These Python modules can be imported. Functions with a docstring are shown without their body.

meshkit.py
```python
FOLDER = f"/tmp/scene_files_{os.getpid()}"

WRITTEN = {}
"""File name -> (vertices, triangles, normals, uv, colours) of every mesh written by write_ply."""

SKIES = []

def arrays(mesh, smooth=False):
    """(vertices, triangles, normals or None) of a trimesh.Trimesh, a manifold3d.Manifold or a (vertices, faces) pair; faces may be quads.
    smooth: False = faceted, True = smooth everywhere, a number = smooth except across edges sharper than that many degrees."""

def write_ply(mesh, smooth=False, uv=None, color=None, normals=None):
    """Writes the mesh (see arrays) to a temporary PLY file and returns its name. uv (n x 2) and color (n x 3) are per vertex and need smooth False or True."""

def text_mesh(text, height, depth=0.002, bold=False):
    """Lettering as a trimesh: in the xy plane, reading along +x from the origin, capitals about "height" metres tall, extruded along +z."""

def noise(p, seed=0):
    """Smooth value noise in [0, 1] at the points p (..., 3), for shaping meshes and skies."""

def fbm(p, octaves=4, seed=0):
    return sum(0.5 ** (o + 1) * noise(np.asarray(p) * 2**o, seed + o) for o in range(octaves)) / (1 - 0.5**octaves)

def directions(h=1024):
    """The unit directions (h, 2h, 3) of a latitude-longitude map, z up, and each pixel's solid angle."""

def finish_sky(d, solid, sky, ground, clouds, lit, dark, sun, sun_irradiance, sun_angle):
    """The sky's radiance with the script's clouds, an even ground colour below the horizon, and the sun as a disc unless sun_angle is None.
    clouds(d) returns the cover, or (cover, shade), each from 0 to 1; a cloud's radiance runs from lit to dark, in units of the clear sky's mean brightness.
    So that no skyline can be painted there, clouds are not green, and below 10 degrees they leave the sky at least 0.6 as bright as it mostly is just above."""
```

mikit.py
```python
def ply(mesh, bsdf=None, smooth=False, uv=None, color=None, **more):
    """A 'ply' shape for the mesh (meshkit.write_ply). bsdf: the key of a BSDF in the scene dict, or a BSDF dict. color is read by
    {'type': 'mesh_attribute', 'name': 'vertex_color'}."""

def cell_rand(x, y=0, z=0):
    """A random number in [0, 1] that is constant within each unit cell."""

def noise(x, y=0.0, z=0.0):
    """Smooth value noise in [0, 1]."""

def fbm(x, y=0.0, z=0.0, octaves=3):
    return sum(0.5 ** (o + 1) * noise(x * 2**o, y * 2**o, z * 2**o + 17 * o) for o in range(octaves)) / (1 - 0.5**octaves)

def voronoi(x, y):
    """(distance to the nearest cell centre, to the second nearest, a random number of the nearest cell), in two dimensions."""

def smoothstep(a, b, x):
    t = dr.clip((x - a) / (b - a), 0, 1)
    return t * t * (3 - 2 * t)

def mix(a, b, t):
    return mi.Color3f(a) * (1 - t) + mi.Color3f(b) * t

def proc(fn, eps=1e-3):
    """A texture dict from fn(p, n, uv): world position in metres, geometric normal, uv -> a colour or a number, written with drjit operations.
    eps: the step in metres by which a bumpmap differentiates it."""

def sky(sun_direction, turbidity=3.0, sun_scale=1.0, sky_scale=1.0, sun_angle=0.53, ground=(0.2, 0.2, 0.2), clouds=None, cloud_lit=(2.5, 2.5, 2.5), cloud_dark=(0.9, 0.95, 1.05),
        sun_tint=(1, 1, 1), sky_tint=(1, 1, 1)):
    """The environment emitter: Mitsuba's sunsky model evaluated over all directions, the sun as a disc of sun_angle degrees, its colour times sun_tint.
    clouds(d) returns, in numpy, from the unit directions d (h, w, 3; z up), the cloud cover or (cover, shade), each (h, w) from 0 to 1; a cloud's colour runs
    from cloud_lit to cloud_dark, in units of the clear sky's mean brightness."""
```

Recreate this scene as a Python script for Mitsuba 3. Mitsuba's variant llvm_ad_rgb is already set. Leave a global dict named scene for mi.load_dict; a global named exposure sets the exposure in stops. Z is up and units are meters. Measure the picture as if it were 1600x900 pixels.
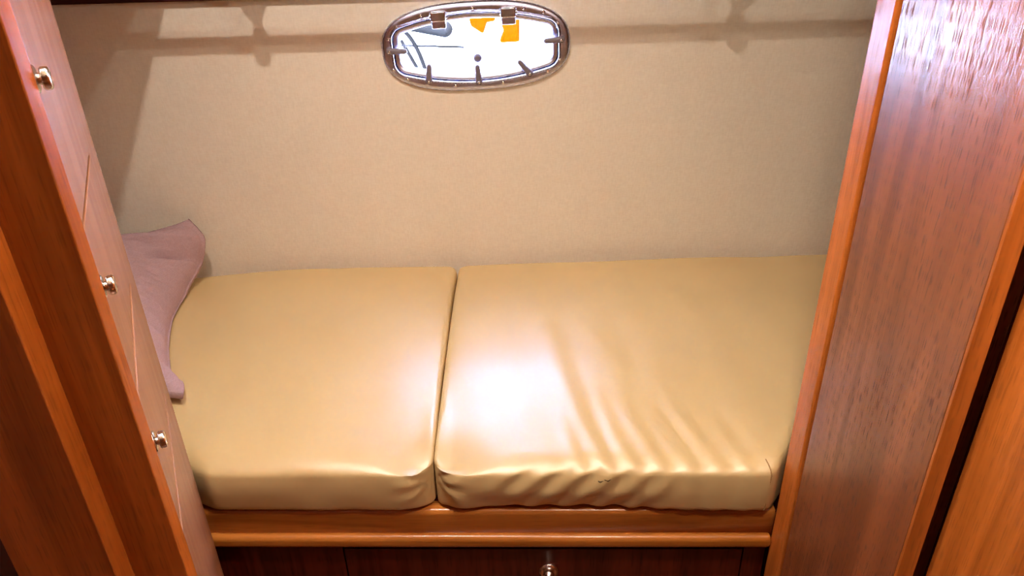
import math
import numpy as np, trimesh, manifold3d, shapely
import drjit as dr
import mitsuba as mi
import mikit, meshkit
from mikit import noise, fbm, smoothstep, mix, proc
from shapely.geometry import Polygon, Point, LineString, box as sbox
T = mi.ScalarTransform4f

scene, labels = {}, {}

# ------------------------------------------------------------------ camera
PITCH, ROLL, EYE = math.radians(26.8), math.radians(1.6), np.array([0, 0, 1.40])
fw = np.array([0, math.cos(PITCH), -math.sin(PITCH)])
up0 = np.array([0, math.sin(PITCH), math.cos(PITCH)])
right = math.cos(ROLL) * np.array([1.0, 0, 0]) - math.sin(ROLL) * up0
up = np.cross(right, fw)
scene['camera'] = {'type': 'perspective', 'fov': 2 * math.degrees(math.atan(800 / 1080)), 'fov_axis': 'x', 'near_clip': 0.02,
                   'to_world': T().look_at(origin=EYE.tolist(), target=(EYE + fw).tolist(), up=up.tolist())}

# ------------------------------------------------------------------ daylight and exposure
exposure = 4.95
SUN = (-0.35, -0.6, 0.72)


def clouds(d):
    c = meshkit.fbm(d * 3.0, 5, 3)
    return np.clip((c - 0.30) * 3.0, 0, 1), np.clip((c - 0.55) * 1.5, 0, 1)


scene['sky'] = mikit.sky(SUN, turbidity=4.0, sun_scale=4.8, sky_scale=6.0, sun_tint=(0.52, 0.82, 1.85), sky_tint=(0.64, 0.88, 1.6), ground=(0.25, 0.28, 0.30), clouds=clouds,
                         cloud_lit=(1.7, 1.7, 1.8), cloud_dark=(1.0, 1.05, 1.15))

LAMPS = [  # where, disc radius, radiance: recessed lamps of the berth and of the passage
    ((-0.252, 0.55, 1.90), 0.012, (152, 142, 127), 'left of two small round ceiling lamps above the berth'),
    ((-0.084, 0.493, 1.90), 0.012, (50, 47, 42), 'right of two small round ceiling lamps above the berth'),
    ((0.17, 0.31, 1.62), 0.04, (10.5, 9.3, 7.6), 'round lamp hanging from the passage ceiling'),
]


# ------------------------------------------------------------------ helpers
def key_of(name):
    if name not in scene and name not in labels:
        return name
    k = 1
    while f'{name}_{k:03d}' in scene or f'{name}_{k:03d}' in labels:
        k += 1
    return f'{name}_{k:03d}'


def obj(name, mesh, mat, smooth=False, label=None, cat=None, group=None, kind=None, parent=None, **more):
    key = key_of((parent + '__' if parent else '') + name)
    scene[key] = mikit.ply(mesh, mat, smooth, **more)
    tag(key, label, cat, group, kind)
    return key


def tag(key, label=None, cat=None, group=None, kind=None):
    d = {k: v for k, v in (('label', label), ('category', cat), ('group', group), ('kind', kind)) if v}
    if d:
        labels[key] = d


def thing(name, label, cat, group=None):
    key = key_of(name)
    tag(key, label, cat, group)
    return key


def MM(m):
    me = m.to_mesh()
    return trimesh.Trimesh(np.array(me.vert_properties[:, :3], float), np.array(me.tri_verts), process=False)


def bevel_box(lo, hi, r=0.003, seg=4):
    """A box with rounded edges: the hull of eight small balls."""
    lo, hi = np.array(lo, float), np.array(hi, float)
    r = min(r, *((hi - lo) / 2 * 0.98))
    b = manifold3d.Manifold.sphere(r, seg * 4)
    pts = [b.translate(tuple(np.where([i, j, k], hi - r, lo + r))) for i in (0, 1) for j in (0, 1) for k in (0, 1)]
    return MM(manifold3d.Manifold.batch_hull(pts))


def bx(lo, hi):
    return trimesh.creation.box(bounds=[lo, hi])


def prism(pts, z0, z1, r=0.0, q=4):
    """A plan outline extruded upwards; convex corners rounded by r."""
    p = Polygon(pts)
    if r:
        p = p.buffer(-r, join_style=2).buffer(r, quad_segs=q)
    m = trimesh.creation.extrude_polygon(p, z1 - z0, engine='earcut')
    m.apply_translation([0, 0, z0])
    return m


def sweep_x(profile, x0, x1, cap=0.0):
    """A (y, z) outline extruded along x; the ends drawn in by cap."""
    prof = np.array(profile, float)
    c = prof.mean(0)
    xs, sc = [x0, x1], [1, 1]
    if cap:
        a = np.linspace(0, math.pi / 2, 5)
        ext = np.ptp(prof, axis=0).min() / 2
        xs = list(x0 + cap * (1 - np.sin(a))) [::-1] + list(x1 - cap * (1 - np.sin(a)))
        s = 1 - min(cap / ext, .6) * (1 - np.cos(a[::-1]))
        xs = list(x0 + cap * (1 - np.cos(a))) + list(x1 - cap * (1 - np.cos(a)))[::-1]
        s = 1 - min(cap / ext, .55) * (1 - np.sin(a))
        sc = list(s) + list(s)[::-1]
    n = len(prof)
    v = np.vstack([np.c_[np.full(n, x), c + (prof - c) * k] for x, k in zip(xs, sc)])
    f = []
    for i in range(len(xs) - 1):
        for j in range(n):
            a, b = i * n + j, i * n + (j + 1) % n
            f += [[a, b, b + n], [a, b + n, a + n]]
    v = np.vstack([v, [[xs[0], *c], [xs[-1], *c]]])
    e0, e1, l = len(v) - 2, len(v) - 1, (len(xs) - 1) * n
    for j in range(n):
        f += [[e0, (j + 1) % n, j], [e1, l + j, l + (j + 1) % n]]
    m = trimesh.Trimesh(v, f, process=False)
    if m.volume < 0:
        m.invert()
    return m


def lathe(profile, n=32):
    """Turned about +z from (radius, height) pairs."""
    return trimesh.creation.revolve(np.array(profile, float), sections=n)


def tube(points, r, n=10):
    p = np.array(points, float)
    t = np.gradient(p, axis=0)
    t /= np.linalg.norm(t, axis=1, keepdims=True)
    ref = np.array([0.13, 0.21, 0.97]) if abs(t[:, 2]).max() < 0.95 else np.array([0.97, 0.2, 0.1])
    a = np.cross(t, ref)
    a /= np.linalg.norm(a, axis=1, keepdims=True)
    b = np.cross(t, a)
    ang = np.arange(n) * 2 * np.pi / n
    rr = np.broadcast_to(r, len(p))
    v = (p[:, None] + rr[:, None, None] * (np.cos(ang)[None, :, None] * a[:, None] + np.sin(ang)[None, :, None] * b[:, None])).reshape(-1, 3)
    f = []
    for i in range(len(p) - 1):
        for j in range(n):
            A, B = i * n + j, i * n + (j + 1) % n
            f += [[A, B, B + n], [A, B + n, A + n]]
    v = np.vstack([v, p[:1], p[-1:]])
    for j in range(n):
        f += [[len(v) - 2, (j + 1) % n, j], [len(v) - 1, (len(p) - 1) * n + j, (len(p) - 1) * n + (j + 1) % n]]
    m = trimesh.Trimesh(v, f, process=False)
    trimesh.repair.fix_normals(m)
    return m


def frame_matrix(origin, ex, ey, ez):
    m = np.eye(4)
    m[:3, 0], m[:3, 1], m[:3, 2], m[:3, 3] = ex, ey, ez, origin
    return m


def moved(mesh, m):
    mesh = mesh.copy()
    mesh.apply_transform(m)
    return mesh


def two(d):
    return {'type': 'twosided', 'bsdf': d}


def lin(r, g, b):
    return tuple(((c / 255 + 0.055) / 1.055) ** 2.4 if c > 10 else c / 255 / 12.92 for c in (r, g, b))


# ------------------------------------------------------------------ materials
def wood(light, dark, axis='z', rough=0.28, spec=0.5, pores=0.35, seed=0, coat=0.0, fine=1.0, bump=0.0):
    L, D = lin(*light), lin(*dark)

    def col(p, n, uv):
        if axis == 'z':
            a, b, l = p.x + 0.37 * p.y + seed, p.y * 0.93 - 0.2 * p.x, p.z
        else:
            a, b, l = p.z + seed, p.y * 0.9 + 0.3 * p.z, p.x
        w = (fbm(a * 9, b * 9, l * 1.1, octaves=2) - 0.5) * 0.09
        t = fbm((a + w) * 55, (b + w) * 55, l * 2.2, octaves=3)
        s = noise((a + w * 0.3) * 420 * fine, (b + w * 0.3) * 420 * fine, l * 16)
        q = smoothstep(0.60, 0.86, noise((a + w * 0.2) * 640 * fine, (b + w * 0.2) * 640 * fine, l * 34 * fine + 9))
        k = dr.clip(smoothstep(0.28, 0.74, t) * 0.75 + s * 0.30 - 0.05, 0, 1)
        return mix(D, L, k) * (1 - pores * q)

    def rgh(p, n, uv):
        if axis == 'z':
            a, b, l = p.x + 0.37 * p.y + seed, p.y * 0.93 - 0.2 * p.x, p.z
        else:
            a, b, l = p.z + seed, p.y * 0.9 + 0.3 * p.z, p.x
        w = (fbm(a * 9, b * 9, l * 1.1, octaves=2) - 0.5) * 0.018
        q = smoothstep(0.58, 0.82, noise((a + w) * 640 * fine, (b + w) * 640 * fine, l * 34 * fine + 9))
        return dr.clip(rough + q * 0.30 * pores / 0.35, 0.05, 1)

    d = {'type': 'principled', 'base_color': proc(col), 'roughness': proc(rgh), 'specular': spec}
    if coat:
        d |= {'clearcoat': coat, 'clearcoat_gloss': 0.9}
    if not bump:
        return two(d)

    def relief(p, n, uv):
        a, b = p.x + 0.37 * p.y + seed, p.y * 0.93 - 0.2 * p.x
        return 0.25 * noise(a * 520, b * 520, p.z * 26) - smoothstep(0.55, 0.8, noise(a * 640 * fine, b * 640 * fine, p.z * 34 * fine + 9))

    return {'type': 'bumpmap', 'arbitrary': proc(relief, 0.0005), 'scale': bump, 'bsdf': two(d)}


scene['wood_panel'] = wood((134, 72, 37), (100, 49, 21), 'z', 0.33, 0.75, 0.42, 0.0, fine=2.2, bump=0.00012)
scene['wood_frame'] = wood((188, 102, 40), (142, 69, 22), 'z', 0.34, 0.38, 0.18, 3.1, fine=1.5)
scene['wood_rail'] = wood((178, 108, 46), (146, 80, 26), 'x', 0.24, 0.5, 0.12, 5.3)
scene['wood_front'] = wood((92, 27, 13), (64, 14, 6), 'z', 0.28, 0.5, 0.25, 7.7)
scene['wood_cabinet'] = wood((146, 98, 68), (134, 87, 59), 'z', 0.40, 0.45, 0.06, 2.3, fine=1.2)
scene['wood_dark'] = wood((70, 26, 18), (44, 14, 10), 'x', 0.35, 0.4, 0.2, 1.3)
scene['wood_floor'] = wood((150, 84, 44), (110, 56, 26), 'x', 0.4, 0.4, 0.2, 4.4)


def weave(p, n, uv):
    return 0.55 * noise(p.x * 520, p.z * 150) + 0.45 * noise(p.x * 190 + 7, p.z * 620)


def wall_col(p, n, uv):
    v = weave(p, n, uv)
    b = fbm(p.x * 2.2, p.z * 2.2, 0.0, octaves=2)
    return mix(lin(216, 203, 184), lin(231, 220, 203), dr.clip(0.7 * v + 0.3 * b, 0, 1))


scene['wall_vinyl'] = {'type': 'bumpmap', 'arbitrary': proc(weave, 0.0006), 'scale': 0.0005,
                       'bsdf': two({'type': 'principled', 'base_color': proc(wall_col), 'roughness': 0.6, 'specular': 0.3})}
scene['cream_plain'] = two({'type': 'principled', 'base_color': {'type': 'rgb', 'value': lin(214, 196, 172)}, 'roughness': 0.6, 'specular': 0.3})


def leather_bump(p, n, uv):
    v1, v2, _ = mikit.voronoi(p.x * 420, p.y * 420 + p.z * 300)
    return v1 * 0.5 + 0.5 * noise(p.x * 160, p.y * 160, p.z * 160)


def leather_col(p, n, uv):
    b = fbm(p.x * 6, p.y * 6, p.z * 6, octaves=3)
    c = mix(lin(188, 160, 112), lin(198, 171, 123), b)
    # a small scuff on the front edge of the right-hand cushion
    k = noise(p.x * 260, p.y * 260, p.z * 260)
    dx, dz = (p.x - 0.112) / 0.011, (p.z - 0.7625 - (p.x - 0.112) * 0.22 - 0.0012 * dr.sin(p.x * 620)) / 0.0013
    m = smoothstep(1.0, 0.6, dx * dx) * smoothstep(1.0, 0.3, dz * dz) * smoothstep(0.30, 0.5, k) * dr.select(p.y < 0.76, 1.0, 0.0)
    return c * (1 - 0.75 * m)


scene['leather'] = {'type': 'bumpmap', 'arbitrary': proc(leather_bump, 0.0006), 'scale': 0.00006,
                    'bsdf': two({'type': 'principled', 'base_color': proc(leather_col), 'roughness': 0.40, 'specular': 1.0, 'clearcoat': 0.4, 'clearcoat_gloss': 0.25})}
scene['leather_seam'] = two({'type': 'principled', 'base_color': {'type': 'rgb', 'value': lin(160, 124, 78)}, 'roughness': 0.6})


def cloth_bump(p, n, uv):
    return 0.5 * noise(p.x * 900, p.y * 900, p.z * 200) + 0.5 * noise(p.x * 200, p.y * 200, p.z * 900)


def cloth_col(p, n, uv):
    return mix(lin(156, 126, 128), lin(174, 143, 146), cloth_bump(p, n, uv))


scene['pillow_cloth'] = {'type': 'bumpmap', 'arbitrary': proc(cloth_bump, 0.0005), 'scale': 0.0002,
                         'bsdf': two({'type': 'principled', 'base_color': proc(cloth_col), 'roughness': 0.75, 'specular': 0.25, 'sheen': 0.5})}
scene['chrome'] = two({'type': 'roughconductor', 'material': 'none', 'specular_reflectance': {'type': 'rgb', 'value': (0.66, 0.70, 0.90)}, 'alpha': 0.18})
scene['chrome_bright'] = two({'type': 'roughconductor', 'material': 'none', 'specular_reflectance': {'type': 'rgb', 'value': (0.86, 0.84, 0.82)}, 'alpha': 0.07})
scene['nickel'] = two({'type': 'roughconductor', 'material': 'none', 'specular_reflectance': {'type': 'rgb', 'value': (0.80, 0.74, 0.68)}, 'alpha': 0.12})
scene['dark_grey'] = two({'type': 'principled', 'base_color': {'type': 'rgb', 'value': lin(112, 102, 108)}, 'roughness': 0.45})
scene['black_gap'] = two({'type': 'principled', 'base_color': {'type': 'rgb', 'value': lin(34, 18, 12)}, 'roughness': 0.8})
scene['rubber'] = two({'type': 'principled', 'base_color': {'type': 'rgb', 'value': lin(40, 40, 44)}, 'roughness': 0.7})
scene['pane_glass'] = {'type': 'thindielectric', 'int_ior': 1.5}
scene['gelcoat'] = two({'type': 'principled', 'base_color': {'type': 'rgb', 'value': (0.80, 0.81, 0.82)}, 'roughness': 0.4, 'specular': 0.4})
scene['orange_cloth'] = two({'type': 'principled', 'base_color': {'type': 'rgb', 'value': (0.19, 0.0088, 0.00006)}, 'roughness': 1.0, 'specular': 0.0})
scene['slate_fabric'] = two({'type': 'principled', 'base_color': {'type': 'rgb', 'value': (0.0085, 0.0080, 0.0072)}, 'roughness': 1.0, 'specular': 0.0})
scene['rope_navy'] = two({'type': 'principled', 'base_color': {'type': 'rgb', 'value': (0.0050, 0.0046, 0.0040)}, 'roughness': 1.0, 'specular': 0.0})
scene['white_lamp'] = two({'type': 'principled', 'base_color': {'type': 'rgb', 'value': (0.8, 0.8, 0.8)}, 'roughness': 0.4})

# ------------------------------------------------------------------ the hull wall, leaning inwards, with the porthole's opening
LEAN = 0.105
WN = np.array([0, -1.0, -LEAN]); WN /= np.linalg.norm(WN)      # into the cabin
WZ = np.array([0, -LEAN, 1.0]); WZ /= np.linalg.norm(WZ)       # up along the wall
PO = np.array([-0.0505, 1.2542, 1.2358])                        # middle of the porthole on the wall's face


def superellipse(a, b, p, n=180):
    t = np.linspace(0, 2 * np.pi, n, endpoint=False)
    c, s = np.cos(t), np.sin(t)
    r = (np.abs(c / a) ** p + np.abs(s / b) ** p) ** (-1 / p)
    return Polygon(np.c_[r * c, r * s])


OUTER = superellipse(0.1625, 0.0742, 2.55)
xs = np.linspace(-0.131, 0.131, 41)
GLASS = Polygon(np.r_[np.c_[xs, 0.0465 - 1.15 * xs ** 2], np.c_[xs[::-1], -0.0465 + 1.15 * xs[::-1] ** 2]]).buffer(-0.012).buffer(0.012, quad_segs=8)
TILT = math.radians(1.8)
er = math.cos(TILT) * np.array([1.0, 0, 0]) + math.sin(TILT) * WZ
eu = -math.sin(TILT) * np.array([1.0, 0, 0]) + math.cos(TILT) * WZ
PORT = frame_matrix(PO, er, eu, WN)                             # local x along, y up, z into the cabin
WALLM = frame_matrix(PO, [1, 0, 0], WZ, WN)

from shapely import affinity
WALLP = sbox(-1.25, -1.245, 1.35, 0.755).difference(affinity.rotate(OUTER.buffer(-0.012), 1.8, origin=(0, 0)))
slab = trimesh.creation.extrude_polygon(WALLP, 0.045, engine='earcut')
slab.apply_translation([0, 0, -0.045])
obj('wall_back', moved(slab, WALLM), 'wall_vinyl', label='cream woven vinyl hull wall behind the berth', kind='structure')


def ring(poly, n=200):
    """Points of an outline by angle about its middle."""
    out = []
    for t in np.linspace(0, 2 * np.pi, n, endpoint=False):
        # more of them near the ends, where the outline turns
        d = np.array([math.cos(t) * 0.16, math.sin(t) * 0.07])
        g = LineString([(0, 0), tuple(d * 6)]).intersection(poly.exterior)
        g = g if g.geom_type == 'Point' else list(g.geoms)[0]
        out.append((g.x, g.y))
    return np.array(out)


def loft(rings, closed=True):
    n = len(rings[0][0])
    v = np.vstack([np.c_[r, np.full(n, h)] for r, h in rings])
    f = []
    m = len(rings)
    for i in range(m if closed else m - 1):
        for j in range(n):
            a, b = i * n + j, i * n + (j + 1) % n
            c, d = ((i + 1) % m) * n + j, ((i + 1) % m) * n + (j + 1) % n
            f += [[a, b, d], [a, d, c]]
    me = trimesh.Trimesh(v, f, process=False)
    trimesh.repair.fix_normals(me)
    return me


port = thing('porthole', 'polished metal oval porthole with two hinges and dark lever catches, in the cream wall', 'porthole')
g = lambda d: ring(GLASS.buffer(d, quad_segs=8))
o = lambda d: ring(OUTER.buffer(d, quad_segs=8))
flange = loft([(o(-0.016), -0.03), (o(-0.016), 0.0005), (o(0), 0.0005), (o(0.0), 0.004), (o(-0.0015), 0.0068), (o(-0.005), 0.0088), (o(-0.009), 0.0092),
               (g(0.0150), 0.0085), (g(0.0138), 0.0100), (g(0.0128), 0.0125), (g(0.0114), 0.0128), (g(0.0104), 0.0110), (g(0.0100), 0.004), (g(0.0100), -0.045), (g(0.0120), -0.045), (g(0.0135), -0.03)])
obj('flange', moved(flange, PORT), 'chrome', 40, parent=port, label='polished metal flange ring')
lid = loft([(g(0.0095), -0.012), (g(0.0095), 0.0055), (g(0.0085), 0.0075), (g(0.0065), 0.0082), (g(0.0030), 0.0068), (g(0.0012), 0.0052), (g(0.0), 0.0030), (g(0.0), -0.012)])
obj('opening_rim', moved(lid, PORT), 'chrome', 40, parent=port, label='metal rim of the opening pane')
pane = trimesh.creation.extrude_polygon(GLASS.buffer(0.0005), 0.0004, engine='earcut')
pf = Polygon(ring(GLASS.buffer(0.0004)))
pv, pfa = trimesh.creation.triangulate_polygon(pf, engine='earcut')
obj('pane', moved(trimesh.Trimesh(np.c_[pv, np.full(len(pv), -0.004)], pfa, process=False), PORT), 'pane_glass', parent=port, label='clear pane')

HEAD = lathe([(0, 0.0018), (0.0012, 0.0017), (0.0024, 0.0009), (0.0028, 0.0), (0.0028, -0.002), (0, -0.002)], 14)
for x, y in [(-0.131, 0.042), (-0.1475, 0.022), (-0.146, -0.030), (-0.124, -0.047), (-0.041, -0.0625), (0.043, -0.0620), (0.122, -0.047), (0.1435, -0.029),
             (0.1415, 0.032), (0.118, 0.051), (0.085, 0.0585), (-0.088, 0.0575), (0.0, 0.064)]:
    obj('screw', moved(HEAD, PORT @ frame_matrix([x, y, 0.0093], [1, 0, 0], [0, 1, 0], [0, 0, 1])), 'chrome_bright', 40, parent=port)


def dog(base, ang):
    """A lever catch: a turned foot and a tapering arm."""
    def ball(x, y, z, r):
        return manifold3d.Manifold.sphere(r, 20).scale((1, 1, 0.75)).translate((x, y, z))
    H = manifold3d.Manifold.batch_hull
    foot = manifold3d.Manifold.cylinder(0.012, 0.0078, 0.0062, 28).translate((0, 0, 0.0))
    arm = H([ball(0, 0, 0.013, 0.0062), ball(0.012, 0, 0.0145, 0.0050)]) + H([ball(0.012, 0, 0.0145, 0.0050), ball(0.0265, 0, 0.0165, 0.0042)])
    a = PORT @ frame_matrix([*base, 0.0], [math.cos(ang), math.sin(ang), 0], [-math.sin(ang), math.cos(ang), 0], [0, 0, 1])
    k = obj('lever_catch', moved(MM(foot + arm), a), 'dark_grey', 50, parent=port, label='dark lever catch')
    obj('screw', moved(HEAD, a @ frame_matrix([0, 0, 0.0168], [1, 0, 0], [0, 1, 0], [0, 0, 1])), 'chrome_bright', 40, parent=k)


for b, a in [((-0.1475, 0.003), -1), ((0.1465, 0.006), 181), ((-0.0865, -0.0515), 82), ((0.001, -0.0575), 91), ((0.0905, -0.0480), 128)]:
    dog(b, math.radians(a))
for x in (-0.0585, 0.0585):
    k = obj('hinge', moved(bevel_box((x - 0.0125, 0.047, 0.001), (x + 0.0125, 0.063, 0.0185), 0.0022), PORT), 'chrome_bright', 35, parent=port, label='metal hinge block')
    obj('hinge_leaf', moved(bevel_box((x - 0.0118, 0.0355, 0.0065), (x + 0.0118, 0.0485, 0.0165), 0.002), PORT), 'chrome', 35, parent=k)
    obj('hinge_pin', moved(tube([(x - 0.0145, 0.055, 0.011), (x + 0.0145, 0.055, 0.011)], 0.0045, 16), PORT), 'chrome', 50, parent=k)
obj('pane_knob', moved(lathe([(0, 0.010), (0.004, 0.0096), (0.0068, 0.008), (0.0076, 0.005), (0.0068, 0.0015), (0.0045, 0.0), (0.0045, -0.0036), (0, -0.0036)], 24),
                       PORT @ frame_matrix([0.0015, -0.0185, 0.0], [1, 0, 0], [0, 1, 0], [0, 0, 1])), 'dark_grey', 50, parent=port, label='round dark knob on the pane')

# ------------------------------------------------------------------ shell of the cabin
obj('floor', bx((-1.30, -1.65, -0.05), (1.35, 1.40, 0.0)), 'wood_floor', label='wooden cabin sole', kind='structure')
obj('ceiling', bx((-1.30, -1.65, 1.90), (1.35, 1.40, 1.95)), 'cream_plain', label='cream cabin ceiling', kind='structure')
obj('wall_left', bx((-1.30, -1.65, 0.0), (-1.25, 1.40, 1.90)), 'cream_plain', label='cream end wall of the berth', kind='structure')
obj('wall_right', bx((1.30, -1.65, 0.0), (1.35, 1.40, 1.90)), 'cream_plain', label='cream end wall at the foot of the berth', kind='structure')
obj('wall_front', bx((-1.30, -1.65, 0.0), (1.35, -1.60, 1.90)), 'cream_plain', label='cream wall of the passage', kind='structure')

# dark trim along the top of the hull wall, and the beam above it
yw = lambda z: 1.30 - (z - 0.8) * LEAN
tr = trimesh.Trimesh(*[np.array(a) for a in ([(x, y, z) for x in (-1.24, 1.29) for y, z in ((yw(1.321) - 0.001, 1.3215), (yw(1.321) - 0.013, 1.3215), (yw(1.46) - 0.013, 1.46), (yw(1.46) - 0.001, 1.46))],
                     [[0, 1, 5], [0, 5, 4], [1, 2, 6], [1, 6, 5], [2, 3, 7], [2, 7, 6], [3, 0, 4], [3, 4, 7], [0, 2, 1], [0, 3, 2], [4, 5, 6], [4, 6, 7]])])
obj('trim_1', tr, 'wood_dark', label='dark wooden strip along the top of the cream wall', kind='structure')
obj('trim_2', bevel_box((-1.245, 1.12, 1.4195), (1.295, 1.215, 1.899), 0.004), 'wood_rail', label='wooden beam box above the berth', kind='structure')

# ------------------------------------------------------------------ door frame: left side
obj('trim_3', prism([(-0.3400, 0.4155), (-0.3255, 0.4155), (-0.3250, 0.4150), (-0.2805, 0.415), (-0.2805, 0.428), (-0.2832, 0.428), (-0.2870, 0.4225), (-0.3400, 0.4225)], 0, 1.899, 0.0011), 'wood_frame', 30,
    label='inner wooden jamb beside the drawer cabinet', kind='structure')
obj('trim_4', prism([(-0.402, 0.395), (-0.324, 0.395), (-0.324, 0.4150), (-0.402, 0.4150)], 0, 1.899, 0.0012), 'wood_frame', 30,
    label='broad wooden casing at the left side of the doorway', kind='structure')
obj('trim_5', bx((-1.249, 0.402, 0), (-0.4035, 0.425, 1.899)), 'wood_front', label='dark wooden bulkhead left of the doorway', kind='structure')

# door frame: right side
obj('trim_6', prism([(0.349, 0.6585), (0.398, 0.6585), (0.398, 0.6965), (0.349, 0.6965)], 0, 1.899, 0.0035), 'wood_frame', 30,
    label='reddish wooden post at the right end of the berth rail', kind='structure')
obj('trim_13', prism([(0.3497, 0.4520), (0.3497, 0.4484), (0.3612, 0.4432), (0.3640, 0.4520)], 0, 1.899, 0.0008), 'wood_frame', 30,
    label='narrow edge strip along the front of the right-hand panel', kind='structure')
obj('trim_7', prism([(0.350, 0.4523), (0.366, 0.4523), (0.366, 0.475), (0.398, 0.475), (0.398, 0.651), (0.350, 0.651)], 0, 1.899, 0.0012), 'wood_panel', 30,
    label='wide glossy wooden panel lining the right side of the doorway', kind='structure')
obj('trim_8', bx((0.3585, 0.648, 0), (0.397, 0.662, 1.899)), 'wood_frame', label='groove between the post and the panel', kind='structure')
obj('trim_9', prism([(0.375, -1.59), (0.41, -1.59), (0.41, 0.4470), (0.375, 0.4470)], 0, 1.899, 0.002), 'wood_frame', 30,
    label='wooden lining of the passage at the right edge', kind='structure')
obj('trim_10', bx((0.3985, 0.4475, 0), (1.299, 0.50, 1.899)), 'wood_front', label='bulkhead behind the right-hand panel', kind='structure')

# ------------------------------------------------------------------ drawer cabinet at the left, set at an angle
CE, CN, CQ = np.array([0.454, -0.891, 0]), np.array([0.891, 0.454, 0]), np.array([-0.425, 0.705, 0])
CE, CN = CE / np.linalg.norm(CE), CN / np.linalg.norm(CN)
CAB = frame_matrix(CQ, CE, [0, 0, 1], CN)                       # local x along the face towards the doorway, y up, z out of the face
cab = thing('drawer_cabinet', 'pale brown wooden cabinet with a column of drawers, angled beside the left post', 'cabinet')


def cbox(x0, x1, y0, y1, z0, z1, r=0.0015):
    return moved(bevel_box((x0, y0, z0), (x1, y1, z1), r, 3), CAB)


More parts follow.
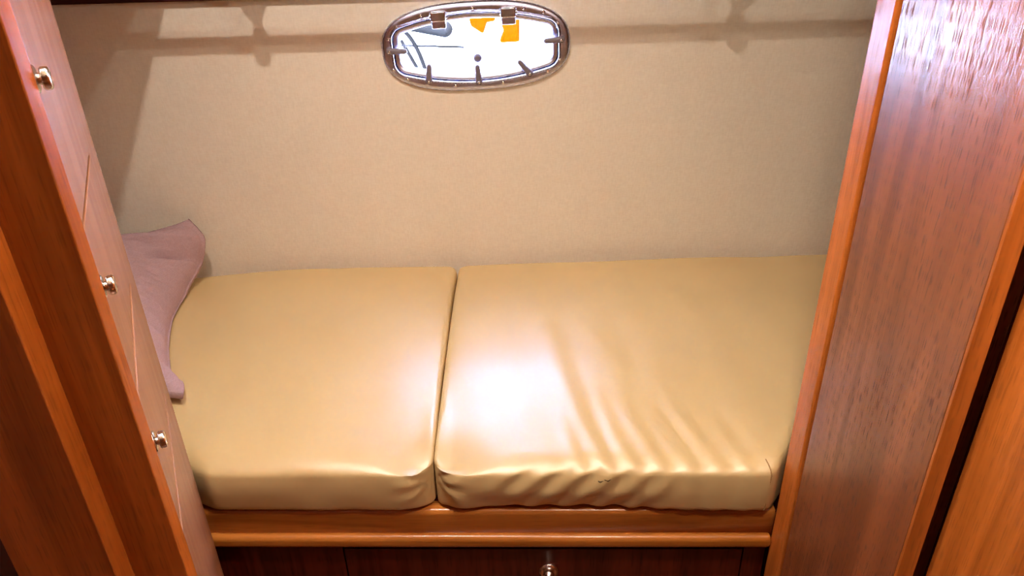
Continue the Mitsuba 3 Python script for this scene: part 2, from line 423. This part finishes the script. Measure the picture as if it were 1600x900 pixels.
m = trimesh.util.concatenate([cbox(0.0, 0.294, 0.0, 1.899, -0.030, -0.012)])
obj('carcase', m, 'wood_cabinet', parent=cab)
obj('side_panel', prism([(-0.4265, 0.7035), (-0.452, 0.690), (-1.24, 0.690), (-1.24, 0.672), (-0.452, 0.672), (-0.440, 0.684)], 0, 1.899), 'wood_cabinet', parent=cab)
SEAM = [0.695, 0.828, 0.963, 1.099, 1.2315, 1.41, 1.50]
obj('stile', cbox(0.0, 0.0795, 0.0, 1.899, -0.0118, 0.0, 0.002), 'wood_cabinet', parent=cab, label='plain stile along the edge')
obj('base_panel', cbox(0.081, 0.3095, 0.0, SEAM[1] - 0.001, -0.0118, 0.0002), 'wood_cabinet', parent=cab)
obj('top_panel', cbox(0.081, 0.3095, SEAM[5] + 0.001, 1.899, -0.0118, 0.0002), 'wood_cabinet', parent=cab)
obj('backing', moved(bx((0.081, SEAM[1] - 0.003, -0.01195), (0.294, SEAM[5] + 0.003, -0.01182)), CAB), 'black_gap', parent=cab)
ROSE = lathe([(0, 0.0018), (0.0070, 0.0018), (0.0080, 0.0013), (0.0085, 0.0004), (0.0085, -0.001), (0, -0.001)], 32)
KNOB = lathe([(0, 0.0088), (0.0042, 0.0088), (0.0046, 0.0082), (0.0050, 0.0089), (0.0064, 0.0085), (0.0070, 0.0074), (0.0070, 0.0046), (0.0062, 0.0038), (0.0036, 0.0034), (0.0032, 0.001), (0, 0.001)], 32)
for i in range(1, 5):
    lip = {1: 0.0024, 2: 0.0017, 3: 0.0007, 4: 0.0011}[i]
    d = obj('drawer', cbox(0.0812, 0.3095, SEAM[i] + (0.0012 if i != 4 else 0.0040), SEAM[i + 1] - 0.0012, -0.0118, lip, 0.0012), 'wood_cabinet', parent=cab)
    zc = {2: 1.053, 3: 1.190, 4: 1.331}.get(i)
    if zc:
        at = CAB @ frame_matrix([0.3030, zc, lip], [1, 0, 0], [0, 1, 0], [0, 0, 1])
        obj('latch', moved(KNOB, at), 'chrome_bright', 40, parent=d, label='round metal push-button latch')
        obj('rosette', moved(ROSE, at), 'chrome_bright', 40, parent=d, label='round metal plate behind the latch')

# ------------------------------------------------------------------ berth: rail, moulding, drawer front
BERTH = trimesh.transformations.translation_matrix([-0.126, 0.716, 0]) @ trimesh.transformations.rotation_matrix(-0.0356, [0, 0, 1])
XL, XR = -0.325, 0.4785                                          # along the rail, from its middle origin
berth = thing('berth', 'built-in wooden berth base with rounded rail and drawer under the tan cushions', 'berth')
arc = lambda cy, cz, r, a0, a1, n=8: [(cy + r * math.cos(math.radians(a)), cz + r * math.sin(math.radians(a))) for a in np.linspace(a0, a1, n)]
obj('rail', moved(sweep_x(arc(0.0075, 0.6885, 0.0075, 180, 90) + [(0.02, 0.6960), (0.024, 0.69), (0.024, 0.640), (0.0, 0.640)], XL, XR, 0.004), BERTH), 'wood_rail', 40, parent=berth)
obj('moulding', moved(sweep_x([(0.012, 0.6555)] + arc(-0.002, 0.6475, 0.0080, 90, 180) + arc(-0.002, 0.6415, 0.0080, 180, 270) + [(0.012, 0.6330)], XL - 0.004, 0.4750, 0.005), BERTH), 'wood_rail', 40, parent=berth)
fz = 0.6145
FB = 0.012
obj('top_strip', moved(bx((XL, FB, fz), (XR, 0.03, 0.6395)), BERTH), 'wood_front', parent=berth, label='dark red strip under the moulding')
obj('fixed_panel', moved(bevel_box((XL, FB, 0.0), (-0.1325, 0.03, fz - 0.0005), 0.001), BERTH), 'wood_front', parent=berth, label='dark red fixed panel')
obj('stile', moved(bevel_box((0.4765 - 0.0285, FB, 0.0), (XR, 0.03, fz - 0.0005), 0.001), BERTH), 'wood_front', parent=berth)
obj('backing', moved(bx((XL, 0.0302, 0.0), (XR, 0.034, 0.6395)), BERTH), 'black_gap', parent=berth)
dw = obj('drawer', moved(bevel_box((-0.1300, FB - 0.002, 0.40), (0.4455, 0.03, fz - 0.0025), 0.0016), BERTH), 'wood_front', 35, parent=berth, label='dark red drawer front')
obj('lower_panel', moved(bevel_box((-0.1300, FB, 0.0), (0.4455, 0.03, 0.397), 0.001), BERTH), 'wood_front', parent=berth)
KX = 0.168
kn = [(0, 0.030), (0.004, 0.0297), (0.0075, 0.0280), (0.0088, 0.0250), (0.0080, 0.0220), (0.0058, 0.0195), (0.0046, 0.0165), (0.0050, 0.0130), (0.0075, 0.0100), (0.0082, 0.0075), (0.0075, 0.0045), (0.0050, 0.0035), (0, 0.0035)]
km = BERTH @ frame_matrix([KX, FB - 0.002, 0.5690], [1, 0, 0], [0, 0, 1], [0, -1, 0])
obj('knob', moved(lathe(kn), km), 'nickel', 45, parent=dw, label='turned metal knob')
obj('rosette', moved(lathe([(0, 0.004), (0.0085, 0.004), (0.010, 0.0036), (0.0115, 0.0042), (0.0138, 0.0030), (0.0145, 0.0012), (0.0145, -0.0005), (0, -0.0005)]), km), 'nickel', 45, parent=dw, label='round metal plate behind the knob')
obj('platform', prism([(-1.24, 1.0), (-0.41, 0.748), (0.33, 0.722), (1.29, 1.0), (1.29, 1.293), (-1.24, 1.293)], 0.60, 0.6965), 'wood_front', parent=berth)


# ------------------------------------------------------------------ the two cushions
def cushion(poly, z0, z1, r, fn, step=0.006):
    """A box cushion: the outline extruded, edges rounded, then pushed about by fn(p, n)."""
    P = Polygon(poly)
    cs = manifold3d.CrossSection([np.array(P.exterior.coords)[:-1]])
    if cs.area() <= 0:
        cs = manifold3d.CrossSection([np.array(P.exterior.coords)[:-1][::-1]])
    m = MM(cs.extrude(z1 - z0).translate((0, 0, z0)).refine_to_length(step))
    v = np.array(m.vertices)
    # crowd the rows near the edges
    core = P.buffer(-r, join_style=2)
    pts = shapely.points(v[:, 0], v[:, 1])
    inside = shapely.contains(core, pts)
    sl = shapely.shortest_line(core, pts)
    qxy = shapely.get_coordinates(shapely.get_point(sl, 0))
    qxy[inside] = v[inside, :2]
    rb = 0.009                                                   # the underside is squarer than the top
    q = np.c_[qxy, np.clip(v[:, 2], z0 + rb, z1 - r)]
    rad = np.c_[np.full((len(v), 2), r), np.where(v[:, 2] < q[:, 2], rb, r)]
    d = (v - q) / rad
    n = d / np.maximum(np.linalg.norm(d, axis=1, keepdims=True), 1e-9)
    k = 2 + 5 * (np.abs(n[:, :1]) / np.maximum(np.hypot(n[:, :1], n[:, 1:2]), 1e-9)) ** 4    # tighter along the dividing gap
    hyp = np.hypot(n[:, :1], n[:, 1:2])
    p = q + n / np.maximum(hyp ** k + np.abs(n[:, 2:]) ** k, 1e-9) ** (1 / k) * rad
    m.vertices = fn(p, n)
    return m


def sm(a, b, x):
    t = np.clip((x - a) / (b - a), 0, 1)
    return t * t * (3 - 2 * t)


def nz(p, fx, fy, fz_, seed):
    return meshkit.noise(np.c_[p[:, 0] * fx, p[:, 1] * fy, p[:, 2] * fz_], seed) - 0.5


def top_z(x, y):
    """How far the top of a cushion rises above or falls below its nominal height: it slopes up to the wall and is crowned."""
    return -0.014 + 0.031 * np.clip((y - 0.70) / 0.59, 0, 1) + 0.021 * np.sin(np.pi * np.clip((y - 0.70) / 0.59, 0, 1) ** 1.5) - 0.016 * sm(-0.40, -0.75, x)


def left_fn(p, n):
    p = p.copy()
    x, y, z = p.T
    topn = np.clip(n[:, 2], 0, 1)
    frontn = np.clip(-n[:, 1], 0, 1)
    d = 0.0012 * nz(p, 9, 9, 9, 1) * 2
    # crown, and the drop at the front corner by the seam
    mids = np.sin(np.pi * np.clip((y - 0.68) / 0.61, 0, 1)) ** 0.6
    crown = top_z(x, y) - 0.011 * mids * (np.clip(x + 0.31, 0, 1) / 0.2) ** 2
    cx, cy = (-0.114 - x), (y - 0.70)
    drop = -0.020 * np.exp(-(np.clip(cx, 0, 9) / 0.050) ** 1.5 - (cy / 0.045) ** 2)
    z2 = z + topn * (crown + drop + 0.0012 * nz(p, 14, 5, 1, 4) * 2)
    # creases fanning out from the front corner
    ang = np.arctan2(z - 0.752, cx + 1e-6)
    fan = np.exp(-((cx - 0.012) / 0.030) ** 2) * np.sin(ang * 9 + 1.0) * 0.0022 * frontn
    bulge = frontn * (0.006 * np.sin(np.pi * np.clip((z - 0.70) / 0.1, 0, 1)) + 0.0025 * 2 * nz(p, 22, 1, 16, 7) * np.clip((cx + 0.0) / 0.1, 0, 1) + fan)
    seam_in = frontn * 0.012 * np.exp(-(np.clip(cx, 0, 9) / 0.022) ** 2)
    # the back edge dips towards the head end
    out = np.c_[x, y - bulge + seam_in, z2] + n * d[:, None]
    return out


def right_fn(p, n):
    p = p.copy()
    x, y, z = p.T
    topn = np.clip(n[:, 2], 0, 1)
    frontn = np.clip(-n[:, 1], 0, 1)
    d = 0.0012 * nz(p, 8, 8, 8, 11) * 2
    mids = np.sin(np.pi * np.clip((y - 0.68) / 0.61, 0, 1)) ** 0.6
    crown = top_z(x, y) - 0.009 * mids * (np.clip(0.14 - x, 0, 1) / 0.25) ** 2
    cx, cy = (x + 0.1115), (y - 0.70)
    drop = -0.018 * np.exp(-(np.clip(cx, 0, 9) / 0.055) ** 1.5 - (cy / 0.045) ** 2)
    # ripples running back and to the left from the front edge
    s = x + 0.18 * (y - 0.70) + 0.03 * nz(p, 5, 5, 1, 21)
    near = np.exp(-((y - 0.70) / 0.10) ** 2)
    w1 = np.sin(s * 2 * np.pi / 0.036 + 4 * nz(p, 6, 3, 1, 22)) * near * sm(0.02, 0.12, x) * sm(0.345, 0.30, x) * 0.0021
    mid = sm(0.70, 0.80, y) * sm(1.28, 1.05, y)
    w2 = (np.sin(s * 2 * np.pi / 0.085 + 3 * nz(p, 4, 2, 1, 23)) * 0.0011 + np.sin(s * 2 * np.pi / 0.05 + 5 * nz(p, 5, 2, 1, 24)) * 0.0003) * mid * sm(-0.09, 0.05, x) * sm(0.55, 0.30, x)
    z2 = z + topn * (crown + drop + w1 + w2 + 0.0014 * 2 * nz(p, 12, 4, 1, 25))
    # slanting folds on the front face
    fs = x - 0.9 * (z - 0.75)
    fold = np.sin(fs * 2 * np.pi / 0.045 + 5 * nz(p, 8, 1, 8, 31)) * 0.0034 * (0.25 + 1.3 * np.clip(nz(p, 9, 1, 6, 33) + 0.35, 0, 1)) * sm(-0.06, 0.02, x) * sm(0.24, 0.10, x) * sm(0.792, 0.765, z)
    fan = np.exp(-((cx - 0.010) / 0.030) ** 2) * np.sin(np.arctan2(z - 0.75, cx + 1e-6) * 7) * 0.0022
    bulge = frontn * (0.005 * np.sin(np.pi * np.clip((z - 0.70) / 0.1, 0, 1)) + fold + fan + 0.45 * w1)
    seam_in = frontn * 0.012 * np.exp(-(np.clip(cx, 0, 9) / 0.020) ** 2)
    # the slack underside of the front pulls in
    tuck = frontn * 0.010 * sm(0.745, 0.705, z) * sm(-0.10, -0.02, x) * sm(0.25, 0.10, x)
    return np.c_[x, y - bulge + seam_in + tuck, z2] + n * d[:, None]


ZB, ZT = 0.6985, 0.7965
lc = cushion([(-0.415, 0.7195), (-0.1145, 0.708), (-0.1105, 1.290), (-1.05, 1.290), (-1.05, 1.05)], ZB, ZT, 0.027, left_fn)
rc = cushion([(-0.1125, 0.708), (0.336, 0.690), (0.82, 1.290), (-0.1085, 1.290)], ZB, ZT, 0.027, right_fn)
kl = obj('berth_cushion', lc, 'leather', True, 'smooth tan leather berth cushion beside the mauve pillow, left of the dividing gap', 'cushion', 'berth cushions')
kr = obj('berth_cushion', rc, 'leather', True, 'wrinkled tan leather berth cushion with a scuffed front edge, nearest the right-hand post', 'cushion', 'berth cushions')
# the stitched corner seam of the right-hand cushion
core = np.array(Polygon([(-0.1125, 0.708), (0.336, 0.690), (0.82, 1.290), (-0.1085, 1.290)]).buffer(-0.027, join_style=2).exterior.coords)
cq = core[np.argmin(np.hypot(core[:, 0] - 0.336, core[:, 1] - 0.688))]
el = np.radians(np.r_[np.linspace(-55, 0, 6), np.linspace(0, 62, 8)])
hz = np.r_[np.full(6, ZB + 0.009), np.full(8, ZT - 0.027)]
sn = np.c_[0.25 * np.cos(el), -0.968 * np.cos(el), np.sin(el)]
sp = right_fn(np.c_[np.full(14, cq[0]), np.full(14, cq[1]), hz] + sn * np.r_[np.full((6, 3), [0.0272, 0.0272, 0.009]), np.full((8, 3), 0.0272)], sn)
seam = tube(sp, 0.0009, 6)
obj('corner_seam', seam, 'leather_seam', True, parent=kr, label='stitched corner seam')


# ------------------------------------------------------------------ pillow leaning at the head end
def pillow():
    """u runs from the front corner to the back, v from the foot of the pillow up to its hidden top edge."""
    from scipy.interpolate import PchipInterpolator
    low = PchipInterpolator([0, 0.06, 0.12, 0.25, 0.45, 0.60, 0.74, 0.85, 0.93, 1.0],
                            [(-0.487, 0.839, 0.812), (-0.500, 0.872, 0.812), (-0.524, 0.894, 0.812), (-0.555, 0.951, 0.813), (-0.597, 1.067, 0.813), (-0.607, 1.127, 0.815),
                             (-0.612, 1.185, 0.826), (-0.600, 1.228, 0.852), (-0.592, 1.243, 0.888), (-0.622, 1.262, 0.930)])
    D, Cc = np.array([-0.93, 0.79, 0.875]), np.array([-1.04, 1.215, 0.885])
    nu, nv = 130, 90
    uu1 = np.linspace(0, 1, nu)
    u, v = np.meshgrid(uu1, np.linspace(0, 1, nv) ** 1.4, indexing='ij')
    u, v = u[..., None], v[..., None]
    lowc = low(uu1)[:, None, :]
    A, B = lowc[0, 0], lowc[-1, 0]
    base = lowc * (1 - v) + (D * (1 - u) + Cc * u) * v
    nrm = np.array([0.35, -0.10, 0.93])
    nrm /= np.linalg.norm(nrm)
    inw_u = np.array([0, 1.0, 0])
    base = base + inw_u * (0.02 * np.sin(np.pi * v) * (1 - u) ** 2 - 0.055 * np.sin(np.pi * np.clip(v, 0, 1) ** 0.6) * u ** 4)
    hem = 0.012
    uu, vv = np.clip((u - hem) / (1 - 2 * hem), 0, 1), np.clip((v - hem) / (1 - 2 * hem), 0, 1)
    puff = (np.clip(4 * uu * (1 - uu), 0, 1) ** 0.42) * (np.clip(4 * vv * (1 - vv), 0, 1) ** 0.45)
    q = np.concatenate([u, v, u * 0], -1)
    cr = (meshkit.fbm(q * [22, 7, 1] + 3, 3, 5) - 0.5)[..., None]
    crease = 0.026 * cr * np.clip(1.3 - 2.2 * v, 0.1, 1)
    # two folds across the front part and one by the back corner
    fold = -0.026 * np.exp(-(((u - 0.30 - 0.25 * v) / 0.022) ** 2)) * np.exp(-((v - 0.12) / 0.30) ** 2)
    fold += -0.020 * np.exp(-(((u - 0.14 - 0.10 * v) / 0.020) ** 2)) * np.exp(-((v - 0.1) / 0.2) ** 2)
    fold += -0.022 * np.exp(-(((u - 0.86 + 0.35 * v) / 0.022) ** 2)) * np.exp(-((v - 0.10) / 0.16) ** 2)
    fold += 0.007 * np.sin(u * 62 + 9 * cr) * np.exp(-(v / 0.14) ** 2) * np.clip(0.4 + 4 * cr, 0, 1)
    front = base + nrm * (0.004 + 0.088 * puff + (crease + fold) * (0.25 + 0.75 * puff))
    back = base - nrm * (0.004 + 0.060 * puff)
    verts = np.vstack([front.reshape(-1, 3), back.reshape(-1, 3)])
    f = []
    N = nu * nv
    for i in range(nu - 1):
        for j in range(nv - 1):
            a, b, c, d = i * nv + j, (i + 1) * nv + j, (i + 1) * nv + j + 1, i * nv + j + 1
            f += [[a, b, c], [a, c, d], [N + a, N + c, N + b], [N + a, N + d, N + c]]
    rim = [i * nv for i in range(nu)] + [(nu - 1) * nv + j for j in range(1, nv)] + [i * nv + nv - 1 for i in range(nu - 2, -1, -1)] + [j for j in range(nv - 2, 0, -1)]
    for k in range(len(rim)):
        a, b = rim[k], rim[(k + 1) % len(rim)]
        f += [[a, N + b, b], [a, N + a, N + b]]
    floor = ZT + top_z(verts[:, 0], verts[:, 1]) + 0.0035
    verts[:, 2] = np.where(np.arange(len(verts)) < N, np.maximum(verts[:, 2], floor + 0.002), np.maximum(verts[:, 2], floor))
    verts[:, 1] = np.minimum(verts[:, 1], 1.30 - (verts[:, 2] - 0.8) * LEAN - 0.004)
    m = trimesh.Trimesh(verts, f, process=False)
    if m.volume < 0:
        m.invert()
    return m


obj('pillow', pillow(), 'pillow_cloth', True, 'mauve cotton pillow leaning at the head of the berth behind the drawer cabinet', 'pillow')

# ------------------------------------------------------------------ overhead: handrail, locker, lamps (above the frame)
rail = thing('handrail', 'metal rail hung under the beam above the berth', 'handrail')
obj('rod', tube([(-1.24, 1.12, 1.371), (-0.4, 1.12, 1.371), (0.4, 1.12, 1.371), (1.29, 1.12, 1.371)], 0.0082, 20), 'chrome', 40, parent=rail)
BR = lathe([(0, -0.026), (0.007, -0.021), (0.0115, -0.015), (0.0125, -0.006), (0.012, 0.004), (0.0095, 0.012), (0.0075, 0.017), (0.0065, 0.026), (0.009, 0.032), (0.014, 0.040), (0.017, 0.046), (0.017, 0.049), (0, 0.049)], 24)
for x in (-0.387, 0.275):
    obj('bracket', moved(BR, frame_matrix([x, 1.12, 1.371], [1, 0, 0], [0, 1, 0], [0, 0, 1])), 'chrome', 40, parent=rail)
lk = thing('overhead_locker', 'wooden locker above the head of the berth', 'locker')
obj('body', bevel_box((-1.245, 0.80, 1.432), (-0.500, 1.118, 1.899), 0.003), 'wood_cabinet', parent=lk)

for pos, r, rad, say in LAMPS:
    L = thing('ceiling_light', say, 'lamp')
    x, y, z = pos
    obj('rim', moved(lathe([(r * 1.15, -0.004), (r * 1.15, -0.0005), (r * 2.0, -0.0005), (r * 1.9, -0.004), (r * 1.5, -0.006), (r * 1.15, -0.004)], 32), frame_matrix([x, y, z], [1, 0, 0], [0, 1, 0], [0, 0, 1])), 'white_lamp', 40, parent=L)
    if z < 1.8:
        obj('stem', trimesh.creation.cylinder(0.006, 1.899 - z, sections=16, transform=trimesh.transformations.translation_matrix([x, y, (z + 1.899) / 2])), 'white_lamp', 40, parent=L)
    k = obj('bulb', moved(trimesh.creation.cylinder(r, 0.0016, sections=32), frame_matrix([x, y, z - 0.0012], [1, 0, 0], [0, 1, 0], [0, 0, 1])), 'white_lamp', parent=L,
            emitter={'type': 'area', 'radiance': {'type': 'rgb', 'value': list(rad)}})

# ------------------------------------------------------------------ outside the porthole: the white side of the next boat
nb = thing('boat', 'white side of a neighbouring boat seen through the porthole', 'boat')
th = np.linspace(-1, 1, 25)
prof = [(3.34 + 0.03 * (z - 0.4) ** 2, z) for z in np.linspace(-0.6, 4.4, 16)]
hull = np.array([[(x, y + 0.02 * x * x, z) for y, z in prof] for x in np.linspace(-4, 4, 33)])
V, F = hull.reshape(-1, 3), []
for i in range(32):
    for j in range(15):
        a = i * 16 + j
        F += [[a, a + 16, a + 17], [a, a + 17, a + 1]]
V2 = V + [0, 0.06, 0]
n0 = len(V)
F2 = [[a + n0, c + n0, b + n0] for a, b, c in F]
obj('side', trimesh.Trimesh(np.vstack([V, V2]), F + F2, process=False), 'gelcoat', True, parent=nb)
obj('gunwale', tube([(x, 3.34 + 0.03 * 16 + 0.02 * x * x, 4.41) for x in np.linspace(-4, 4, 33)], 0.05, 12), 'gelcoat', True, parent=nb)


def pad(pts, y, t, r):
    p = Polygon(pts).buffer(-r * 0.9).buffer(r * 1.6).buffer(-r * 0.6)
    m = trimesh.creation.extrude_polygon(p, t, engine='earcut')
    return moved(m, frame_matrix([0, y, 0], [1, 0, 0], [0, 0, 1], [0, -1, 0]))


og = thing('hanging_gear', 'bright orange gear hanging outside, seen through the top of the porthole', 'gear')
obj('panel', pad([(-0.022, 1.20), (0.068, 1.20), (0.064, 0.985), (-0.026, 0.982), (-0.005, 1.03), (-0.018, 1.08)], 3.348, 0.05, 0.008), 'orange_cloth', parent=og)
obj('flap', pad([(-0.185, 1.20), (-0.040, 1.20), (-0.044, 1.075), (-0.080, 1.070), (-0.098, 1.022), (-0.150, 1.055)], 3.348, 0.05, 0.008), 'orange_cloth', parent=og)
obj('strap', tube([(-0.17, 3.31, 1.19), (-0.05, 3.31, 1.195), (0.07, 3.31, 1.19)], 0.012, 8), 'orange_cloth', True, parent=og)

obj('fender_cover', moved(trimesh.creation.capsule(0.15, 0.036, count=[20, 16]), frame_matrix([-0.345, 3.310, 1.060], *np.array([[0.2, 0, 0.98], [0, 1, 0], [0.98, 0, -0.2]]))), 'slate_fabric', True,
    'slate grey rolled cover outside, left of the orange gear', 'cover')
s = np.linspace(0, 1, 24)
obj('rope', tube(np.c_[-0.47 + 0.04 * s + 0.065 * np.sin(s * 1.5), 3.332 + 0 * s, 1.045 - 0.24 * s ** 1.5], 0.009, 8), 'rope_navy', True, 'dark rope curving down outside the left of the porthole', 'rope')
obj('rope', tube(np.c_[-0.475 + 0.080 * s, 3.332 + 0 * s, 1.0 - 0.16 * s], 0.008, 8), 'rope_navy', True, 'dark straight line slanting down outside, beside the curved rope', 'rope')
obj('rope', tube(np.c_[-0.50 + 0.31 * s, 3.3455 + 0 * s, 0.976 - 0.016 * s], 0.004, 8), 'slate_fabric', True, 'thin grey line running level outside the porthole', 'rope')
